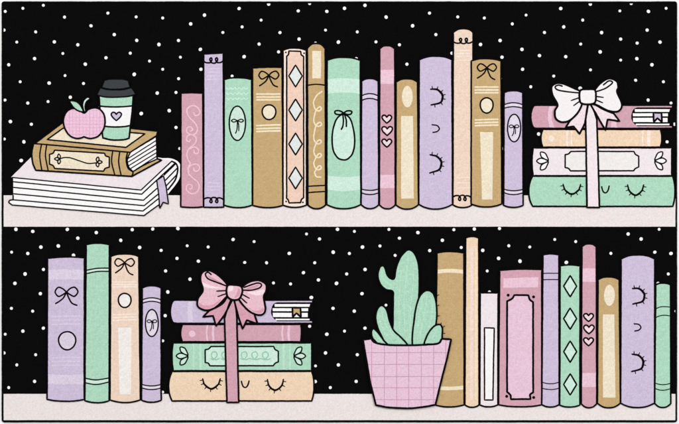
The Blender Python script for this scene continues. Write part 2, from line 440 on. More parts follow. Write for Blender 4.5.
b = Book('narrow tan book with a round top and looping cream swirl', 307.3, 325.2, 48.6, 43.4, 307.8, 325.7, 204.8, 208.7, 'tan', UG, top='dome', ow=1.75)
b.patch('title_panel', [(312.1, 50.9), (321.1, 50.9), (321.1, 78.4), (312.2, 78.4)], 'cream')
b.lines('groove', [bow3((307.8, 85.3), 84.4, (325, 85.3))], 1.4, 'ink'); b.lines('groove', [[(308, 186.3), (325.4, 185.4)]], 1.4, 'ink'); b.lines('groove', [[(308, 192.6), (325.4, 191.4)]], 1.4, 'ink')
sw = [(321.8, 91.6), (317, 95.2), (313.8, 101)]
for yc in (108.8, 124.2, 141.8, 155.4, 167.6):
    sw += [(313.7, yc - 4.2), (315.4, yc + .6), (318.6, yc + 2.2), (321.3, yc + .4), (320.2, yc - 1.9), (317.6, yc - .6), (315.3, yc + 3.4)]
sw += [(314.6, 172.5), (316.4, 176.6), (320.8, 177.2)]
b.lines('swirl_motif', [crs(sw)], 1.35, 'creamline')

b = Book('wide mint book with two pale bands and an egg shaped bow label', 327.1, 360.2, 60.4, 57.4, 326.8, 360.9, 204.6, 208.7, 'mint', UG, top='dome')
b.band(79.6, 78.2, 93.8, 92.6, 'mintlight'); b.band(175.6, 177, 189.6, 191.4, 'mintlight')
eg = crs([(343.6, 114.4), (350, 118.5), (353.6, 130), (354.7, 143), (352.5, 153.5), (347.5, 159), (343.2, 159.8), (337.8, 157.8), (333.4, 150.5), (332.1, 139), (333.6, 127), (337.4, 118)], True)
o = b.patch('oval_label', eg, 'mintlight', ink=1.7)
b.lines('bow_motif', [crs([(343.6, 113), (339.5, 110.9), (335, 111.2), (335.6, 114), (340, 114.6), (343.6, 113)]), crs([(343.6, 113), (347.5, 110.8), (351.6, 111.3), (350.8, 114), (347, 114.4), (343.6, 113)]),
                        crs([(342.9, 114), (343.4, 121), (342.9, 126), (341.4, 129.3)]), crs([(344.4, 114), (346.2, 120), (346.4, 126.6)])], 1.6, 'ink', lift=.6, parent=o)

b = Book('narrow plain lavender book with double grooves, left of the pink hearts in the upper row', 361.7, 378.2, 81.4, 78.6, 361.2, 378.8, 204.6, 208.7, 'lav', UG, top='dome')
b.band(95.5, 93.6, 100.2, 98.4, 'lavlight', 'groove_band', ink=1.3); b.band(189.2, 190.4, 193, 194.6, 'lavlight', 'groove_band', ink=1.3)

def hearts(b, x, ys):
    for i, y in enumerate(ys):
        b.patch('heart', heart(x + (.4 if i == 1 else 0), y, 9.7 if i != 1 else 10.6, 8.2 if i != 1 else 9.2), 'heartfill', ink=1.6)

b = Book('narrow dusty pink book with three outlined hearts in the upper row', 379.8, 394.7, 48.9, 45.7, 379.4, 395.4, 204.6, 208.8, 'pink', UG, top='dome')
b.band(69.7, 69.7, 84, 84, 'pinklight'); b.band(174.7, 174.9, 188, 188.3, 'pinklight'); hearts(b, 386.8, (119, 130.9, 143))

b = Book('tan book with a cream oval above a cream panel in the upper row', 396.2, 417.6, 82.2, 78.8, 395.9, 418.5, 204.6, 209.2, 'tan', UG, top='dome')
b.patch('oval_label', ell(407.4, 96.6, 5.5, 10.8), 'cream'); b.patch('title_panel', [(401.1, 115.8), (413.2, 115.8), (413.9, 198.8), (401.1, 198.8)], 'cream')

b = Book('wide lavender book with a sideways sleepy face in the upper row', 419.3, 452, 60, 56.2, 418.8, 452.6, 204.2, 209.1, 'lav', UG, top='dome')
eye(b, [(430.8, 89.3), (437, 89.6), (441.7, 93.6), (442.6, 97.6), (440.4, 102.6), (431.2, 104.9)], 1)
b.lines('mouth', [crs([(432.2, 124.8), (437.2, 125.6), (439.4, 128.8), (437, 131.6), (433, 132.4)])], 1.35, 'ink')
eye(b, [(430.3, 154.8), (436.5, 156.3), (440.8, 160.5), (441.3, 164.6), (438.8, 169.8), (429.8, 173)], 1)

b = Book('tall peach book with a rounded top and curly black line', 453.4, 473.2, 32.4, 28.6, 453, 472.4, 204.8, 207.6, 'peach', UG, top='dome', sink=.9)
b.lines('curl_motif', [curl(453.6, 473, 42.2)], 1.6, 'ink'); b.lines('curl_motif', [curl(453.4, 471, 196.6, -1)], 1.6, 'ink')
for ys in ((50.4, 53.4, 56.4, 60.4), (177.5, 183, 188)): b.lines('faint_stripes', hl(456.8, 470, ys, .2), .9, 'peachlight', lift=.15)

b = Book('tan book with a bow, cream dot and long panel, beside the tall peach book', 471.4, 501, 61, 58.6, 471.2, 502, 203.8, 207, 'tan', UG, top='dome')
b.lines('bow_motif', bow_paths(487, 67.6, 9.5, 3.7, (477.6, 78), (494.9, 79.4)), 1.45, 'ink')
triple(b, 475.4, 498, (87, 90, 92.8), (119.6, 122.6, 125.4))
b.patch('medallion', ell(486.7, 105.5, 6.5, 7.6, egg=-.08), 'cream', ink=1.6)
b.patch('title_panel', [(480.1, 132), (493.3, 132), (492.5, 199.6), (482, 199.6)], 'cream')

b = Book('short lavender book with a bow oval at the right end of the upper row', 504.2, 522.9, 92.7, 90.7, 503.8, 523.2, 205.2, 207.4, 'lav', UG, top='dome')
b.band(104.4, 102.7, 108, 106.6, 'lavpale', 'groove_band', ink=1.25); b.band(189.4, 190.8, 192.8, 194.6, 'lavpale', 'groove_band', ink=1.25)
oval_with_bow(b, 514.2, 128, 6.6, 13.8, 'lavpale', small_bow(514.1, 126.3, 4.9, 1.5, 9.3), 1.4)

# ------------------------------------------------------------------ lower left row
b = Book('widest lavender book with a bow and a round dot, leftmost on the lower shelf', 47.4, 84.3, 258.3, 257, 46.9, 84.0, 399.3, 401.3, 'lav', LG, ytr=257.8)
b.band(269.8, 269.3, 280, 279.6, 'lavlight'); b.band(374.3, 374.8, 384, 384.5, 'lavlight')
b.lines('bow_motif', bow_paths(66.4, 292, 11.3, 4.5, (55.6, 303.4), (76.6, 305.3)), 1.55, 'ink')
for ys in ((316.3, 320.2, 324.2), (357.6, 361.4, 365.2)): b.lines('faint_stripes', hl(51.5, 80, ys, .2), 1.0, 'lavlight', lift=.15)
b.patch('medallion', ell(67, 340.8, 8.6, 9.1, egg=-.07), 'lavlight', ink=1.6)

b = Book('tall plain mint book with double black grooves on the lower shelf at the left', 86.1, 109.2, 244.8, 243.2, 84.6, 109, 400.6, 402.7, 'mint', LG)
def grooves(b, pa, pb, k, w=1.3):
    poly = crs(pa) + crs(pb)[::-1]
    b.part('groove_band', MB().fill(poly, b.H - .5, b.H + .2, k, amp=.1).line(crs(pa), w, b.H - .4, b.H + .4).line(crs(pb), w, b.H - .4, b.H + .4))
grooves(b, [(86, 270.3), (97, 268.4), (108.9, 268.1)], [(86, 273.6), (97, 271.6), (108.9, 271.3)], 'mintlight')
grooves(b, [(85, 378.4), (96, 379.9), (108.9, 378)], [(85, 382.8), (96, 384.5), (108.9, 382)], 'mintlight')

b = Book('peach book with a bow, white dot and long pale panel on the lower shelf', 110.6, 138.6, 256.6, 253.9, 109.8, 140.2, 399.8, 402.5, 'peach', LG, top='dome')
b.lines('bow_motif', bow_paths(124.5, 262.6, 9.8, 3.8, (115.4, 272.8), (132.7, 274.8)), 1.45, 'ink')
triple(b, 113, 136, (282, 284.6, 287), (314.6, 317.3, 320.2), 'peachlight', 1.5)
b.patch('medallion', ell(124.5, 300.5, 6.4, 7.2, egg=-.07), 'peachpanel', ink=1.6)
b.patch('title_panel', [(117.8, 327.5), (131.3, 327.5), (130.9, 394.4), (119.4, 394.4)], 'peachpanel')

b = Book('short lavender book with a small bow oval beside the pink tied book stack', 142.1, 161, 288.2, 285.7, 141.4, 161, 400.2, 402.3, 'lav', LG, top='dome')
b.band(299.6, 297.9, 303, 301.4, 'lavpale', 'groove_band', ink=1.25); b.band(384.6, 386, 388, 389.6, 'lavpale', 'groove_band', ink=1.25)
oval_with_bow(b, 151.7, 323, 6.4, 13.6, 'lavpale', small_bow(151.8, 321.2, 4.9, 1.5, 9.5), 1.4)

# ------------------------------------------------------------------ lower right row
b = Book('wide tan book with two thin cream bands, partly behind the cactus', 437.1, 464, 253, 251.5, 435.2, 464.2, 404.8, 407, 'tan', RG)
b.band(269.8, 268.8, 273.8, 272.8, 'creamline'); b.band(385.6, 386.6, 389.4, 390.4, 'creamline')

b = Book('tall narrow peach book with lengthwise cream stripes beside the tan book', 465.8, 478.8, 238.2, 236.5, 464.9, 479.2, 404.8, 407.3, 'biscuit', RG, top='dome')
b.patch('long_stripe', [(470.4, 246), (473.6, 246), (473.2, 400), (470, 400)], 'rosecream', lift=.15)
b.patch('long_stripe', [(475.2, 246), (477.2, 246), (477.2, 400), (475, 400)], 'creamline', lift=.15)

b = Book('low white book with one narrow outlined panel on its spine', 480.3, 498.2, 293, 292.8, 479.9, 498, 404.8, 406.8, 'bookcream', RG)
b.patch('title_panel', [(484.6, 327.8), (494.4, 328.2), (493, 400), (484.6, 400)], 'white', ink=1.5)

b = Book('widest dusty pink book with a tall framed orchid panel and corner studs', 499.8, 541.9, 270.3, 269.2, 498.6, 541.8, 404.8, 406.8, 'pink', RG, ytr=269.6)
b.patch('band', [(503.4, 278.3), (538.7, 277), (538.3, 287.4), (503.4, 288)], 'pinklight')
pp = [(514.5, 295), (528.6, 295.3)] + crs([(528.6, 295.3), (530, 299.6), (533.2, 302)]) + [(533.3, 392.4)] + crs([(533.3, 392.4), (530.2, 394.6), (530.8, 399)]) + \
     [(511, 399.2)] + crs([(511, 399.2), (510.6, 395), (507.2, 391.8)]) + [(507.2, 301.2)] + crs([(507.2, 301.2), (512, 298.8), (514.5, 295)])
b.patch('title_panel', pp, 'orchid', ink=2.0)
for q in ((508.3, 295.2), (533.7, 296.9), (506.8, 396.3), (533.8, 397.5)): b.part('stud', MB().disc(q, 1.5, b.H - .4, b.H + .45, 'ink'))

b = Book('narrow lavender book with thin straight grooves, right of the framed pink book', 543.1, 559, 255, 253.8, 541.9, 559.4, 404.4, 407, 'lav', RG)
b.band(273.4, 273.3, 279.7, 279.6, None, 'groove_pair', ink=1.0); b.band(382.4, 383.8, 388.4, 389.6, None, 'groove_pair', ink=1.0)

b = Book('mint book with a column of four pale diamonds', 560.3, 580.2, 266, 264.9, 559.9, 580, 405, 407, 'mint', RG)
for y in (286.2, 318.7, 351.7, 384.4): b.patch('diamond', diamond(570.3, y, 6.5, 10.7), 'mintlight', ink=1.6)

b = Book('narrow dusty pink book with three outlined hearts in the lower row', 582.1, 596.4, 246.9, 243.9, 581.4, 596.9, 403.6, 407.8, 'pink', RG, top='dome')
b.band(268.3, 268.3, 282, 282, 'pinklight'); b.band(372.8, 373, 386.9, 387.2, 'pinklight'); hearts(b, 588.7, (317.5, 329.4, 341.7))

b = Book('tan book with a cream oval above a cream panel in the lower row', 598.2, 619.3, 279.8, 276.9, 597.6, 620.6, 403, 407.8, 'tan', RG, top='dome')
b.patch('oval_label', ell(609.6, 295.3, 5.5, 10.7), 'cream'); b.patch('title_panel', [(603, 314.3), (614.6, 314.3), (615.8, 397.7), (603, 397.7)], 'cream')

b = Book('wide lavender book with a sideways sleepy face in the lower row', 621.3, 654.9, 259.2, 255, 620.8, 654.7, 403, 407.5, 'lav', RG, top='dome')
eye(b, [(632.8, 288.4), (639, 288.6), (643.6, 292.4), (644.6, 296.6), (642.2, 301.6), (633, 304)], 1)
b.lines('mouth', [crs([(634.4, 323.8), (639, 324.4), (641.2, 327.5), (639, 330), (635, 331)])], 1.35, 'ink')
eye(b, [(632.3, 354.2), (638.6, 355.4), (642.8, 359.6), (643.4, 363.6), (641, 368.8), (631.8, 371.5)], 1)

b = Book('narrow mint book with thin grooves at the far right of the lower shelf', 656, 670.6, 285, 283.2, 654.9, 671, 403.4, 407.5, 'mint', RG, top='dome')
b.lines('groove_pair', [crs([(656, 308.8), (660, 307.1), (665, 306.6), (670.5, 307.1)]), crs([(655.8, 317.6), (660, 315.8), (665, 315.2), (670.5, 315.9)])], 1.0, 'ink')
b.lines('groove_pair', [bow3((655.6, 383.2), 384.6, (670.6, 383.2)), bow3((655.6, 388.6), 390.2, (670.6, 388.6))], 1.0, 'ink')

# ------------------------------------------------------------------ tied stacks: each lying book is a thing, the ribbon another
class Flat(Book):
    def __init__(s, label, poly, k, group, cat='book', name='book', ow=1.7, H=None, base=None, ink=True, inkpath=None):
        _n[0] += 1
        s.H = H or 9.0 + 0.06 * (_n[0] % 16)
        xs = [p[0] for p in poly]; ys = [p[1] for p in poly]
        s.t = thing(name, label, cat, base or ((min(xs) + max(xs)) / 2, max(ys)), group)
        mb = MB().fill(poly, RUG - .4, s.H, k)
        if ink: mb.line(inkpath or poly, ow, RUG - .3, s.H + .45, closed=inkpath is None)
        s.cover = mb.build('cover', s.t, s.t)

def left_round(x0, x1, y0, y1):      # rounded left end, straight right end
    return [(x1, y0)] + [(x0 + 6, y0)] + crs([(x0 + 6, y0), (x0 + 2.6, y0 + 1), (x0 + .3, y0 + (y1 - y0) * .32), (x0 + .2, y0 + (y1 - y0) * .66), (x0 + 2.4, y1 - 1.2), (x0 + 6, y1)]) + [(x1, y1)]

def pages_book(lab, grp, x0, x1, y0, y1, xp, k, bx, bk_, band):
    """lying book that shows its page ends, striped, with a notched ribbon bookmark"""
    f = Flat(lab, left_round(x0, x1, y0, y1), k, grp)
    yt, yb = y0 + 2.2, y1 - 2.1; hgt = yb - yt
    mouth = [(x1 + .6, yt)] + [(xp + 6, yt)] + crs([(xp + 6, yt), (xp + 2.2, yt + 2), (xp, yt + hgt * .45), (xp + 1.2, yt + hgt * .75), (xp + 6, yb)]) + [(x1 + .6, yb)]
    pg = f.part('page_block', MB().fill(mouth, f.H - .5, f.H + .55, 'black', amp=.08))
    for (a, c, xo, xe) in ((.09, .24, 3.4, -2.6), (.31, .47, 1.4, -4.6), (.55, .78, 1.6, -5.0), (.86, .95, 4.4, -3.2)):
        ya, yc = yt + a * hgt, yt + c * hgt
        f.part('page', MB().fill([(xp + xo, ya), (x1 + xe, ya), (x1 + xe - (.8 if a < .3 else 0), yc), (xp + xo + .3, yc)], f.H, f.H + .8, 'paper', amp=.1), pg)
    y2 = yt + hgt * .28; w = 8.0; y3 = y2 + hgt * .5
    pl = [(bx, y2), (bx + w, y2 + .2), (bx + w + .6, y3), (bx + w / 2, y3 - 4), (bx + .3, y3)]
    f.part('bookmark', MB().fill(pl, f.H, f.H + 1.1, bk_, amp=.08)  .line(pl, 1.9, f.H, f.H + 1.45, closed=True, amp=.06))
    for bp, kk in band:
        f.patch('band', bp, kk)
    return f

def ribbon(grp, lab, strip, left, right, knot, tl, tr, inL, inR, creases, cols):
    t = thing('ribbon_bow', lab, 'ribbon', ((strip[4][0] + strip[5][0]) / 2, strip[4][1]), grp)
    kS, kT, kL, kR, kK = cols
    MB().fill(strip, 8.2, 11.2, kS).line(strip, 1.8, RUG, 11.6, closed=True).build('band', t, t)
    for i, p in enumerate((tl, tr)):
        MB().fill(p, RUG, 11.5 + .1 * i, kT).line(p, 1.9, RUG - .3, 12.0 + .1 * i, closed=True).build('ribbon_tail', t, t)
    loops = []
    for i, (p, q) in enumerate(((left, inL), (right, inR))):
        H = 12.3 + .1 * i
        mb = MB().fill(p, RUG, H, kL).line(p, 2.0, RUG - .3, H + .5, closed=True)
        mb.line(q, 1.5, H - .4, H + .62)
        for c in creases[i]: mb.line(c, 1.35, H - .4, H + .7, taper=.2)
        loops.append(mb.build('bow_loop', t, t))
    kn = MB().fill(knot, RUG, 13.3, kK).line(knot, 2.0, RUG - .3, 13.8, closed=True).build('knot', t, t)
    return t, loops, kn

def ends(x0, x1, y0, y1, dl, dr, xl=None, xr=None):
    """lying book, ends bulging by dl / dr"""
    n = 14; side = lambda xa, d: [(xa + d * abs(-1 + 2 * k / n) ** 2.3, y0 + (y1 - y0) * k / n) for k in range(n + 1)]
    return side(x1, -dr) + side(x0, dl)[::-1]

G1 = 'books in the stack tied with the white bow'
G2 = 'books in the stack tied with the pink bow'

def P(u, v, ox, oy): return (ox + u / 6.0, oy + v / 6.0)
# ---- stack with the white bow
pages_book('dusty pink book with striped page ends, topmost of the white bow stack', G1, 531, 672.8, 105.2, 128.4, 631.4, 'pink', 653.6, 'lav',
           [([(549.4, 106), (555, 106), (552.2, 112), (552, 120), (554.6, 127.6), (549.8, 127.6), (548, 120), (548.2, 112)], 'pinklight'),
            ([(612, 106), (617, 106), (616, 118), (617.2, 127.6), (611, 127.6), (611.6, 118)], 'pinklight')])
f = Flat('short peach book with pale upright stripes, second from top under the white bow', ends(541, 662, 129.4, 147.2, 2.2, 1.6), 'biscuit', G1)
for x, w in ((567, 2.0), (571.4, 1.6), (642.8, 1.6), (648.8, 3.6)):
    f.patch('upright_stripe', [(x - w / 2 + .5, 130.2), (x + w / 2 + .5, 130.2), (x + w / 2, 138), (x + w / 2 + .4, 146.4), (x - w / 2 + .4, 146.4), (x - w / 2, 138)], 'peachlight')
f.part('dot', MB().disc((551.6, 138.4), 3.0, f.H - .4, f.H + .25, 'peachlight'))
f = Flat('white book with an outlined notched title panel and black petals', ends(532.2, 672, 147.8, 175.8, 1.2, .15), 'bookcream', G1)
pn = [(571, 151.4), (634.2, 151.5)] + crs([(634.2, 151.5), (635.6, 154.4), (638.8, 156.2)]) + [(638.8, 167)] + crs([(638.8, 167), (635.6, 168.4), (633.8, 170.8)]) + [(570.6, 170.9)] + \
     crs([(570.6, 170.9), (568.6, 168.4), (565.3, 167.6)]) + [(565.3, 154.6)] + crs([(565.3, 154.6), (568.4, 154), (571, 151.4)])
f.patch('title_panel', pn, 'panelwhite', ink=1.5)
three_petals(f, (548.4, 161), -1, 'white'); three_petals(f, (655, 160.8), 1, 'white')
f = Flat('mint book with a sleepy face at the bottom of the white bow stack', ends(528.9, 675.2, 176.2, 206.4, 4.0, 2.4), 'mint', G1)
eye(f, [(563.2, 184.2), (565.4, 190.2), (572, 194.1), (578.6, 190.2), (580.8, 184.4)], -1, w=2.0)
f.lines('mouth', [crs([(601.9, 186.7), (603.2, 191.2), (605.6, 192.8), (608, 190.8), (609.3, 186)])], 1.5, 'ink')
eye(f, [(627.7, 184.8), (629.6, 191), (635.7, 195.2), (641.8, 191), (643.9, 184.8)], -1, w=2.0)

Q = lambda L_: [P(u, v, 524, 70) for u, v in L_]
lf = crs(Q([(340, 132), (300, 110), (240, 84), (195, 80), (166, 102), (172, 150), (202, 208), (186, 245), (192, 292), (228, 313), (274, 303), (322, 258), (350, 200), (340, 170)]), True)
rt = crs(Q([(420, 128), (462, 78), (512, 52), (556, 68), (565, 105), (558, 132), (584, 190), (586, 225), (560, 250), (505, 244), (445, 214), (405, 192), (418, 160)]), True)
kn = crs(Q([(340, 122), (382, 116), (424, 120), (432, 160), (424, 198), (382, 207), (342, 198), (333, 160)]), True)
tl = crs(Q([(348, 195), (322, 256), (276, 306)])) + Q([(250, 346), (298, 338), (334, 384), (366, 320), (386, 205)])
tr = Q([(396, 200), (490, 362), (502, 296), (574, 308)]) + crs(Q([(540, 262), (485, 240), (430, 210)]))
inL = crs(Q([(335, 138), (265, 131), (203, 120), (187, 101), (207, 91), (229, 97)])); inR = crs(Q([(430, 131), (482, 114), (522, 88), (530, 71), (508, 67), (478, 90)]))
ribbon(None, 'white ribbon with a big white bow tied round the upper right book stack',
       [(588.2, 103), (590.4, 103), (594.6, 112), (597, 120), (599.6, 207.4), (587.2, 207.4), (585.8, 120), (586.6, 112)], lf, rt, kn, tl, tr, inL, inR,
       ([Q([(284, 183), (336, 165)]), Q([(299, 213), (340, 184)])], [Q([(428, 158), (476, 165)]), Q([(428, 178), (472, 197)])]), ('ribbon', 'bowtail', 'bow', 'bow', 'bow'))

# ---- stack with the pink bow
pages_book('lavender book with striped page ends and tan bookmark, topmost of the pink bow stack', G2, 170.3, 312.8, 300.1, 323.4, 271, 'lav', 292.4, 'tan',
           [([(188, 301), (193.4, 301), (192, 310), (193.4, 322.4), (188.2, 322.4), (187, 311)], 'lavlight'),
            ([(251, 301), (256, 301), (255, 310), (256, 322.4), (250, 322.4), (250.4, 311)], 'lavlight')])
f = Flat('dusty pink book with a pale dot and stripes, second from top under the pink bow', ends(180.5, 301.4, 324.4, 341.8, 2.0, .9), 'pink', G2)
for x, w in ((206.8, 1.8), (213, 2.4), (282.4, 2.0), (288.6, 2.6)):
    f.patch('upright_stripe', [(x - w / 2 + .5, 325.2), (x + w / 2 + .5, 325.2), (x + w / 2 - .3, 333), (x + w / 2 + .5, 341), (x - w / 2 + .5, 341), (x - w / 2 - .3, 333)], 'pinklight')
f.part('dot', MB().disc((192, 333.8), 3.3, f.H - .4, f.H + .25, 'pinklight'))
f = Flat('mint book with a notched title panel and black petals at both ends', ends(171.9, 311.8, 342.8, 370.8, 1.2, .15), 'mint', G2)
pn = [(210.8, 346.5), (273.6, 346.5)] + crs([(273.6, 346.5), (275, 349.4), (278.2, 351.2)]) + [(278.2, 362)] + crs([(278.2, 362), (275, 363.4), (273.2, 365.8)]) + [(209.8, 365.8)] + \
     crs([(209.8, 365.8), (208, 363.2), (205, 362.4)]) + [(205, 349.6)] + crs([(205, 349.6), (208.2, 349), (210.8, 346.5)])
o = f.patch('title_panel', pn, 'mintlight', ink=1.5)
def scribble(x0, n, y=356):
    p = []
    for k in range(n):
        x = x0 + k * 10.6
        p += [(x, y + 2.6), (x + 3, y + 3.4), (x + 6.4, y - .5), (x + 5, y - 4.0), (x + 1.4, y - 3.2), (x + 1.0, y + .6), (x + 4.6, y + 3.6), (x + 8.6, y + 2.6)]
    return crs(p)
f.lines('script_flourish', [scribble(210.5, 1), scribble(221, 1), scribble(240.5, 3)], 1.1, 'mintdark', lift=.4, parent=o)
for x, w in ((193.4, 1.6), (200.2, 2.4), (283.6, 2.4), (290, 1.6)):
    f.patch('upright_stripe', [(x - w / 2, 343.6), (x + w / 2, 343.6), (x + w / 2, 370), (x - w / 2, 370)], 'mintstripe', lift=.15)
three_petals(f, (187.8, 356), -1, 'mintlight'); three_petals(f, (294, 356), 1, 'mintlight')
f = Flat('peach book with a sleepy face at the bottom of the pink bow stack', ends(168.6, 314, 371.4, 401, 3.4, 2.4), 'biscuit', G2)
eye(f, [(202.5, 378.8), (204.6, 384.6), (211.3, 388.8), (218, 384.6), (220.2, 378.8)], -1, w=2.0)
f.lines('mouth', [crs([(241.3, 381.3), (242.8, 386), (245.2, 387.5), (247.6, 385.6), (249, 381)])], 1.5, 'ink')
eye(f, [(267.4, 379.4), (269.2, 386), (275, 390.2), (281.4, 386), (283.4, 379.4)], -1, w=2.0)

Q = lambda L_: [P(u, v, 165, 260) for u, v in L_]
lf = crs(Q([(374, 150), (318, 90), (262, 62), (222, 76), (213, 120), (227, 182), (198, 230), (198, 278), (246, 302), (300, 286), (350, 240), (376, 205)]), True)
rt = crs(Q([(456, 168), (505, 132), (560, 122), (604, 145), (607, 185), (592, 222), (602, 296), (580, 329), (532, 322), (484, 288), (440, 230), (450, 200)]), True)
kn = crs(Q([(378, 152), (420, 150), (455, 158), (464, 188), (448, 230), (415, 240), (380, 225), (369, 190)]), True)
tl = crs(Q([(376, 215), (340, 265), (264, 305)])) + Q([(228, 342), (288, 335), (307, 396), (356, 330), (404, 238)])
tr = Q([(412, 232), (440, 340), (465, 414), (490, 360), (556, 384)]) + crs(Q([(536, 326), (470, 270), (438, 232)]))
inL = crs(Q([(370, 156), (305, 132), (258, 112), (242, 86), (256, 72), (276, 86)])); inR = crs(Q([(460, 181), (520, 180), (568, 166), (578, 147), (550, 139), (474, 164)]))
t, loops, knob = ribbon(None, 'dusty pink ribbon with a pink bow, highlights drawn in, tied round the lower left book stack',
       [(231.6, 298), (234, 298), (235.8, 308), (236.7, 317), (238.7, 402.4), (226.9, 402.4), (224.5, 318), (227.6, 308)], lf, rt, kn, tl, tr, inL, inR,
       ([Q([(310, 187), (372, 183)]), Q([(317, 219), (372, 200)])], [Q([(460, 204), (506, 229)]), Q([(452, 224), (491, 258)])]), ('pinkribbon', 'pinkbowshade', 'pinkbow', 'pinkbow', 'pinkbow'))
# highlights and shading of the pink bow's design, drawn in paler and darker pink
def drawn_shading(par, pts, k, h): MB().fill(crs(pts, True), 12.0, h, k, amp=.2).build('drawn_shading', par, t)
drawn_shading(loops[0], Q([(222, 135), (250, 145), (300, 160), (352, 170), (300, 172), (236, 162)]), 'pinkbowlight', 12.62)
drawn_shading(loops[0], Q([(206, 255), (235, 272), (285, 268), (335, 235), (300, 275), (248, 294), (208, 278)]), 'pinkbowshade', 12.62)
drawn_shading(loops[0], Q([(258, 92), (300, 115), (345, 142), (300, 126), (265, 108)]), 'pinkbowshade', 12.64)
drawn_shading(loops[1], Q([(492, 193), (545, 188), (594, 178), (586, 204), (545, 212)]), 'pinkbowlight', 12.72)
drawn_shading(loops[1], Q([(500, 285), (545, 305), (594, 290), (576, 318), (536, 312)]), 'pinkbowshade', 12.72)
drawn_shading(loops[1], Q([(485, 172), (530, 156), (566, 148), (545, 166), (510, 174)]), 'pinkbowshade', 12.74)
drawn_shading(knob, Q([(383, 163), (410, 160), (405, 182), (382, 188)]), 'pinkbowlight', 13.62)
drawn_shading(knob, Q([(440, 170), (453, 190), (440, 220), (418, 226), (430, 200)]), 'pinkbowshade', 13.62)

# ------------------------------------------------------------------ left pile: two lying books, apple, takeaway cup
H0 = 9.2
sil = [(11, 177.2), (31, 157), (60, 150), (150, 156)] + crs([(162, 158), (171, 158.4), (178.2, 162), (180.9, 168.5), (178.6, 180), (168, 194)]) + \
      [(158.6, 204.6), (143.6, 215.8)] + [(12, 205)] + crs([(12, 205), (9, 203.6), (9, 201), (13, 199.8)]) + [(13, 178.4)]
f = Flat('big white book with striped page edges at the bottom of the left pile', sil, 'paper', 'books lying in the pile under the cup', H=H0, base=(96, 215.8), ink=False)
top = [(11, 177.2), (31, 157), (60, 150), (150, 156), (162, 158.6), (171.4, 160.8), (140.9, 190)]
f.patch('top_cover', top, 'bookcream', lift=.2)
fr_ = [[(12, 177.5), (140.9, 190), (171.6, 161.2)], [(13.4, 181.8), (141.6, 194.1), (174.6, 163.4)], [(13.4, 187.4), (143.4, 200.2), (156.6, 188.6)], [(13.4, 193.8), (144, 205.7), (157.8, 194.4)],
       [(12.8, 199.8), (142.8, 211), (158.2, 198.8)], [(12, 205), (143.8, 215.6), (159.2, 204.4)]]
mb = MB()
for i, p in enumerate(fr_): mb.line(p, 1.25, H0 - .4, H0 + .5 + .04 * i, amp=.1)
for i, p in enumerate([[(164.2, 174.9), (174.8, 164.4)], [(165.3, 180.2), (176.9, 168.4)], [(166.4, 185.4), (176.6, 174.8)]]):
    mb.line(p, 1.25, H0 - .4, H0 + .75 + .04 * i, amp=.1)
mb.line(crs([(171.6, 161.2), (175.2, 163), (177.4, 166.8), (177.3, 172.5), (174.8, 180.5), (167.8, 189.6)]), 1.6, H0 - .4, H0 + .95)
mb.line([(13, 195.6), (13, 199.8)] , 1.4, H0 - .4, H0 + .5).line(crs([(13.2, 199.7), (9.6, 200.4), (8.8, 202.6), (12, 205)]), 1.4, H0 - .4, H0 + .55)
f.part('page_edges', mb)
bmk = [(156.6, 180.4), (163.4, 175.8), (166, 187), (168.3, 204), (163, 202.2), (159.6, 208.4), (158.6, 194)]
f.part('bookmark', MB().fill(bmk, H0 - .4, H0 + 1.1, 'lav').line(bmk, 1.3, H0 - .4, H0 + 1.5, closed=True, amp=.08))

H1 = 11.0
sil = [(35, 143.2), (63, 122.2), (110, 126), (157.6, 131.2), (156.4, 137), (157, 158.6), (161.6, 160.2), (131.8, 176.4), (90, 173.8), (35.6, 170.3)] + crs([(35.6, 170.3), (32.6, 163), (31.6, 153), (33.4, 144)])
f = Flat('tan hardback with an ornate cream spine label lying on the big white book', sil, 'tan', 'books lying in the pile under the cup', H=H1, base=(96, 176.4))
f.patch('cover_panel', [(47, 139.6), (63, 128.2), (105, 130.4), (145, 133.8), (126, 147.4)], 'cream', ink=1.5)
pgp = [(130.4, 152.2), (156.2, 136.4), (157, 159)] + crs([(157, 159), (144, 165), (133, 171.6)]) + crs([(133, 171.6), (129, 167.6), (127.2, 160), (130.4, 152.2)])
pm = MB().fill(pgp, H1 - .4, H1 + .3, 'paper')
pm.line(pgp, 1.4, H1 - .4, H1 + .62, closed=True)
for i in range(5):
    a = ((127.9, 158.6), (128.3, 162), (129.2, 165.4), (130.8, 168.4), (136, 169.4))[i]; e = (156.1, (140.6, 144.7, 148.8, 152.9, 156.6)[i])
    pm.line([a, e], 1.1, H1 - .4, H1 + .66 + .03 * i, amp=.1)
f.part('page_block', pm)
f.lines('cover_edge', [[(35, 143.6), (80, 147.6), (130.4, 152.4)], [(130.4, 152.2), (156.6, 135.6)], crs([(127.4, 152.4), (126.2, 160), (128, 168), (132.8, 172.2), (131.8, 176)])], 1.5, 'ink', lift=.75)
f.lines('spine_rib', [crs([(41.4, 144.4), (39.7, 156), (41.6, 170.6)]), crs([(46.6, 144.8), (45.4, 156), (48, 171)])], 1.4, 'ink', lift=.4)
f.lines('spine_rib', [crs([(112.6, 151), (111.6, 162), (114.6, 175)]), crs([(119.6, 151.6), (118.6, 163), (121, 175.6)])], 1.4, 'ink', lift=.4)
lp = [(54.4, 150.2), (104.4, 153.2)] + crs([(104.4, 153.2), (105.6, 155.8), (109.2, 157)]) + [(109.2, 167.2)] + crs([(109.2, 167.2), (105.2, 168.4), (103.6, 171.2)]) + [(54.6, 168.6)] + \
     crs([(54.6, 168.6), (52.8, 165.6), (49.4, 164.4)]) + [(49.4, 154.4)] + crs([(49.4, 154.4), (53, 153.2), (54.4, 150.2)])
o = f.patch('title_label', lp, 'cream', ink=1.5)
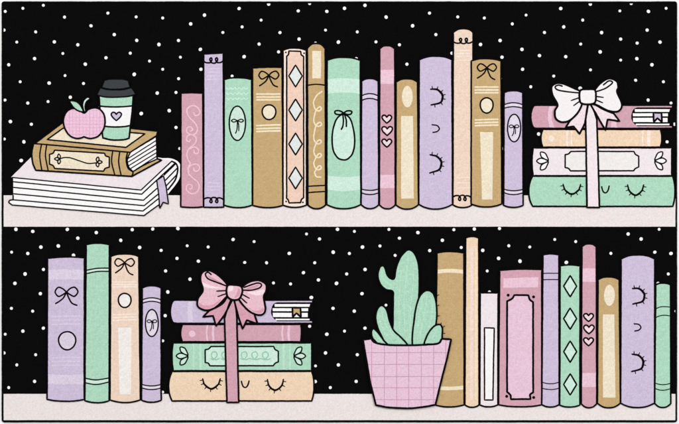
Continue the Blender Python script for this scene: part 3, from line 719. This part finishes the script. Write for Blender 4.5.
def clover(cx, cy, d):
    out = []
    for a in (-100, 180, 100):
        a = math.radians(a); ux, uy = d * -math.cos(a), math.sin(a)
        L_, w = 5.0, 1.6
        out.append(crs([(cx + ux * L_ * u - uy * w * v, cy + uy * L_ * u + ux * w * v) for u, v in ((0, 0), (.5, .9), (1, 0), (.5, -.9))] + [(cx, cy)]))
    return out
f.lines('flourish', [crs([(59.4, 159), (64, 157.6), (70, 157.8), (79, 160.8), (88, 163.4), (96.6, 162.8)])] + clover(59.4, 159, -1) + clover(97, 162, 1), 1.25, 'ink', lift=.6, parent=o)

# apple
H2 = 13.4
ap = thing('apple', 'pink checked apple with a mint leaf on the tan book', 'apple', (84, 138.4))
body = crs([(84.6, 112.9), (88.4, 109.4), (94.6, 107.9), (100, 109.6), (104, 114.8), (105, 122), (103.2, 129.8), (98, 136.4), (91, 138.5), (86.6, 137.8), (84.2, 136.9), (81, 138), (76, 138.4), (69.8, 135.8),
            (65.2, 129.4), (63.4, 121.4), (65.2, 114), (69.6, 109.4), (75, 108.6), (80.4, 111.2)], True, 6)
mb = MB().fill(body, RUG, H2, 'apple')
def clip_inside(poly, x=None, y=None):
    """spans of a grid line inside a closed outline"""
    c = []
    for i in range(len(poly)):
        a, b_ = poly[i], poly[(i + 1) % len(poly)]
        if x is not None and (a[0] - x) * (b_[0] - x) < 0: c.append(a[1] + (b_[1] - a[1]) * (x - a[0]) / (b_[0] - a[0]))
        if y is not None and (a[1] - y) * (b_[1] - y) < 0: c.append(a[0] + (b_[0] - a[0]) * (y - a[1]) / (b_[1] - a[1]))
    c.sort(); return [(c[i], c[i + 1]) for i in range(0, len(c) - 1, 2)]
for i in range(12):
    x = 65.9 + i * 3.4; w = .62 if i % 3 == 1 else .36
    for a, e in clip_inside(body, x=x):
        if e - a > 3: mb.line([(x, a + .6), (x, e - .6)], w, H2 - .4, H2 + .16, 'appleline', amp=.08)
for i in range(9):
    y = 110.6 + i * 3.4; w = .62 if i % 3 == 1 else .36
    for a, e in clip_inside(body, y=y):
        if e - a > 3: mb.line([(a + .6, y), (e - .6, y)], w, H2 - .4, H2 + .22, 'appleline', amp=.08)
mb.line(body, 1.7, RUG, H2 + .5, closed=True)
mb.build('body', ap, ap)
lfp = crs([(69.9, 101.2), (74, 101), (78.4, 103), (81.6, 107.2), (83.2, 111.8), (78.4, 110.8), (74.4, 108.4), (71.6, 105)], True, 6)
MB().fill(lfp, RUG, H2 + .7, 'mint').line(lfp, 1.5, RUG, H2 + 1.15, closed=True).line(crs([(71.4, 102.6), (77, 105.8), (81.6, 110.4)]), .7, H2, H2 + 1.0, 'mintstripe').build('leaf', ap, ap)
stp = crs([(84.2, 111.4), (82.7, 105.4), (83.8, 100.6), (87.4, 97.4), (89.9, 98.8), (86.6, 101.6), (85, 106), (85.6, 111.2)], True, 6)
MB().fill(stp, RUG, H2 + .75, 'mintlight').line(stp, 1.3, RUG, H2 + 1.2, closed=True).build('stem', ap, ap)

# cup
cu = thing('coffee_cup', 'mint takeaway coffee cup with a charcoal lid and white heart sleeve', 'cup', (116, 139.8))
H3 = 11.9
bp_ = [(98.8, 95.5), (133.2, 95.5), (132, 112), (129, 138.4)] + crs([(129, 138.4), (123, 139.8), (112, 140), (102.8, 138)]) + [(100.6, 118)]
mb = MB().fill(bp_, RUG, H3, 'mint').line(bp_, 1.7, RUG, H3 + .45, closed=True)
mb.build('body', cu, cu)
sl = crs([(97.8, 106), (108, 106.8), (122, 106.8), (133.8, 105.8)]) + crs([(133.8, 105.8), (133, 116), (131.6, 125.2)])[1:] + crs([(131.6, 125.2), (124, 126.6), (114, 127), (101.4, 126)])[1:]
slv = MB().fill(sl, RUG, H3 + .3, 'cupwhite').line(sl, 1.6, RUG, H3 + .7, closed=True).build('sleeve', cu, cu)
hp = heart(116.3, 116.3, 10.2, 8.6)
MB().fill(hp, H3, H3 + .6, 'lav', amp=.06).line(hp, 1.5, H3, H3 + .95, closed=True, amp=.06).build('heart', slv, cu)
ll_ = crs([(100.2, 88), (108, 89.6), (122, 89.8), (131.4, 87.6)]) + crs([(131.4, 87.6), (133.8, 90.8), (135.8, 94.4)])[1:] + crs([(135.8, 94.4), (128, 96.5), (116, 97.2), (104, 96.8), (96.6, 95)])[1:]
lid = MB().fill(ll_, RUG, H3 + .9, 'charcoal').line(ll_, 1.4, RUG, H3 + 1.3, closed=True).build('lid', cu, cu)
ul = crs([(104.4, 80.4), (110, 79.4), (122, 79.4), (128.2, 80.6)]) + crs([(130, 87.2), (122, 89), (110, 89.2), (101.8, 87.6)])
MB().fill(ul, RUG, H3 + 1.5, 'charcoal').line(ul, 1.2, RUG, H3 + 1.85, closed=True).build('lid_top', lid, cu)

# ------------------------------------------------------------------ potted cactus
ca = thing('potted_cactus', 'mint cactus with several arms in a pink checked pot', 'potted cactus', (406, 408.2))
def stem(poly, H, stripes, ticks=()):
    mb = MB().fill(poly, RUG - .2, H, 'mint').line(poly, 1.75, RUG - .3, H + .5, closed=True)
    for i, q in enumerate(stripes): mb.line(crs(q), .8, H - .4, H + .2 + .02 * i, 'mintstripe', taper=.4)
    ob = mb.build('cactus_stem', ca, ca)
    if ticks:
        m2 = MB()
        for i, (a, e) in enumerate(ticks): m2.line([a, e], .75, RUG + 2.6, H + .3 + .02 * i, w2=.45, amp=.04)
        m2.build('spines', ob, ca)
main = crs([(394, 347), (393.2, 320), (393.2, 299), (392.8, 291.4), (386, 289.6), (380.4, 284), (378, 276.4), (378.8, 270.4), (380.4, 266.6), (383, 265.6), (385.3, 268.4), (386.6, 273.6), (389.6, 277.9), (394.3, 278.6),
            (396.2, 268), (401, 256.6), (408.2, 249.8), (414.6, 253.6), (418.4, 264), (419.3, 279), (419, 295), (418, 315), (416.5, 347)], True, 6)
stem(main, 10.4, [[(408.6, 253), (406.6, 275), (404, 300), (405, 335)], [(402, 262), (400, 285), (398.6, 310), (400, 332)], [(413.4, 262), (413, 285), (410.4, 310), (410, 338)],
                  [(382, 270), (382.6, 278), (388, 284), (392.5, 286)]], [((382.2, 265), (381.2, 263.4)), ((380, 268.5), (378.4, 267.2))])
stem(crs([(413.4, 347), (414.4, 318), (417.6, 302), (421.8, 293.4), (427.4, 290.3), (433, 293.2), (436, 302), (436.9, 315), (435.6, 327), (432, 347)], True, 6), 11.5,
     [[(427.6, 294), (425, 310), (421, 330), (420, 342)], [(432, 298), (432, 315), (428, 330)], [(422.4, 298), (419, 315), (417, 336)]],
     [((436.4, 296), (439, 294.6)), ((437, 306), (439.2, 305)), ((437.4, 316), (439.8, 315.6)), ((421, 293), (419.4, 291))])
stem(crs([(407.6, 347), (401.6, 338), (393.8, 330.4), (389.6, 321), (386.6, 310), (381.8, 305.4), (377.6, 308.6), (375.7, 316.4), (377.2, 326), (381.6, 336), (389, 347)], True, 6), 11.5,
     [[(381.6, 309), (383.6, 320), (391, 333), (400, 342)], [(379, 315), (381.4, 326), (389, 338)]])
stem(crs([(389.4, 347), (383.4, 340), (378, 332.6), (373.6, 328.6), (371.4, 331.8), (372.6, 338), (376.4, 342.4), (380, 347)], True, 6), 12.2, [[(374.6, 332), (379, 338.6), (384, 343)]])
stem(crs([(424.6, 347), (427.4, 335), (433, 327.2), (438.8, 324.4), (442, 327), (442.2, 334), (440, 347)], True, 6), 12.5, [[(437.6, 328.4), (434, 334.6), (431, 342)]],
     [((442.2, 327.4), (444.8, 326)), ((442.6, 333), (445.2, 333.4)), ((440.4, 324.8), (441.4, 322.8))])
H4 = 13.6
pot = [(363.1, 339.6), (371.2, 338.6)] + crs([(371.2, 338.6), (374.6, 342.4), (383, 344.3), (396, 345.1), (412, 345.2), (428, 344.4), (438.4, 343.2), (441.8, 338.8)], n=5) + [(451, 339.4)] + \
      [(447.2, 358), (443, 374), (435.4, 404.6)] + crs([(435.4, 404.6), (424, 406.8), (408, 408.2), (390, 407.4), (376, 405)], n=5) + [(370.6, 384), (366, 358)]
mb = MB().fill(pot, RUG - .3, H4, 'orchid')
for x in (371.7, 384.4, 396.7, 408.7, 421.2, 433.7, 445.8):
    for a, e in clip_inside(pot, x=x):
        if e - a > 4: mb.line([(x, a + .8), (x, e - .8)], .8, H4 - .4, H4 + .18, 'orchidline', amp=.12)
for y in (352.5, 364.3, 376.4, 387.6, 399.6):
    for a, e in clip_inside(pot, y=y):
        if e - a > 4: mb.line([(a + .8, y), (e - .8, y)], .8, H4 - .4, H4 + .26, 'orchidline', amp=.12)
mb.line(pot, 2.0, RUG - .3, H4 + .55, closed=True)
mb.build('pot', ca, ca)

# ------------------------------------------------------------------ the rug's white dots (those the motifs leave in view)
def inside(poly, p):
    c = False
    for i in range(len(poly)):
        (x1, y1), (x2, y2) = poly[i - 1], poly[i]
        if (y1 > p[1]) != (y2 > p[1]) and p[0] < (x2 - x1) * (p[1] - y1) / (y2 - y1) + x1: c = not c
    return c
spots = []
for ox in (0, 322, 644):
    for oy in (0, 323):
        for (x, y) in UNIT:
            px, py = x + ox, y + oy
            if not (2.6 < px < 676.4 and (3.0 < py < 194.5 or 227.3 < py < 393.5)): continue
            if any(all(inside(P_, (px + dx, py + dy)) for dx, dy in ((0, 0), (1.8, 0), (-1.8, 0), (0, 1.8), (0, -1.8))) for P_ in COVERS): continue
            r = random.uniform(1.4, 1.78)
            spots.append((px, py, r * random.uniform(.95, 1.12), r, random.uniform(0, 3)))
spots.sort(key=lambda q: -q[2] * q[3])
rest = MB()
for i, (px, py, ra, rb, ro) in enumerate(spots):
    mb = MB() if i < 100 else rest
    mb.disc((px, py), ra, RUG - .5, RUG + .3, 'dot', ry=rb, rot=ro)
    if i < 100: mb.build('dot', rug, rug)
o = rest.build('small_dots', rug, rug); o['kind'] = 'stuff'

# ------------------------------------------------------------------ light: even studio light, slightly from the upper left
w = bpy.data.worlds.new('World'); sc.world = w; w.use_nodes = True
w.node_tree.nodes['Background'].inputs['Color'].default_value = (1.0, 0.995, 0.99, 1)
w.node_tree.nodes['Background'].inputs['Strength'].default_value = 0.57
def area(name, loc, size, energy):
    l = bpy.data.lights.new(name, 'AREA'); l.shape = 'DISK'; l.size = size; l.energy = energy * 1.0
    o = bpy.data.objects.new(name, l); col.objects.link(o); o.location = loc
    o.rotation_euler = (Vector((0, 0, 0)) - Vector(loc)).to_track_quat('-Z', 'Y').to_euler()
area('softbox', (-3.2, -6.0, 4.2), 2.6, 182)
area('softbox', (3.6, -6.4, 2.0), 2.6, 205)

# ------------------------------------------------------------------ camera
D = 4.2
cam = bpy.data.cameras.new('camera'); co = bpy.data.objects.new('camera', cam); col.objects.link(co)
co.location = (0, -D - 0.009, 0); co.rotation_euler = (math.radians(90), 0, 0)
cam.sensor_width = 36; cam.lens = 36 * D / (679 * S); cam.clip_start = 0.1; cam.clip_end = 100
sc.camera = co
sc.view_settings.view_transform = 'Standard'; sc.view_settings.look = 'None'; sc.view_settings.exposure = 0; sc.view_settings.gamma = 1
sc.cycles.max_bounces = 4
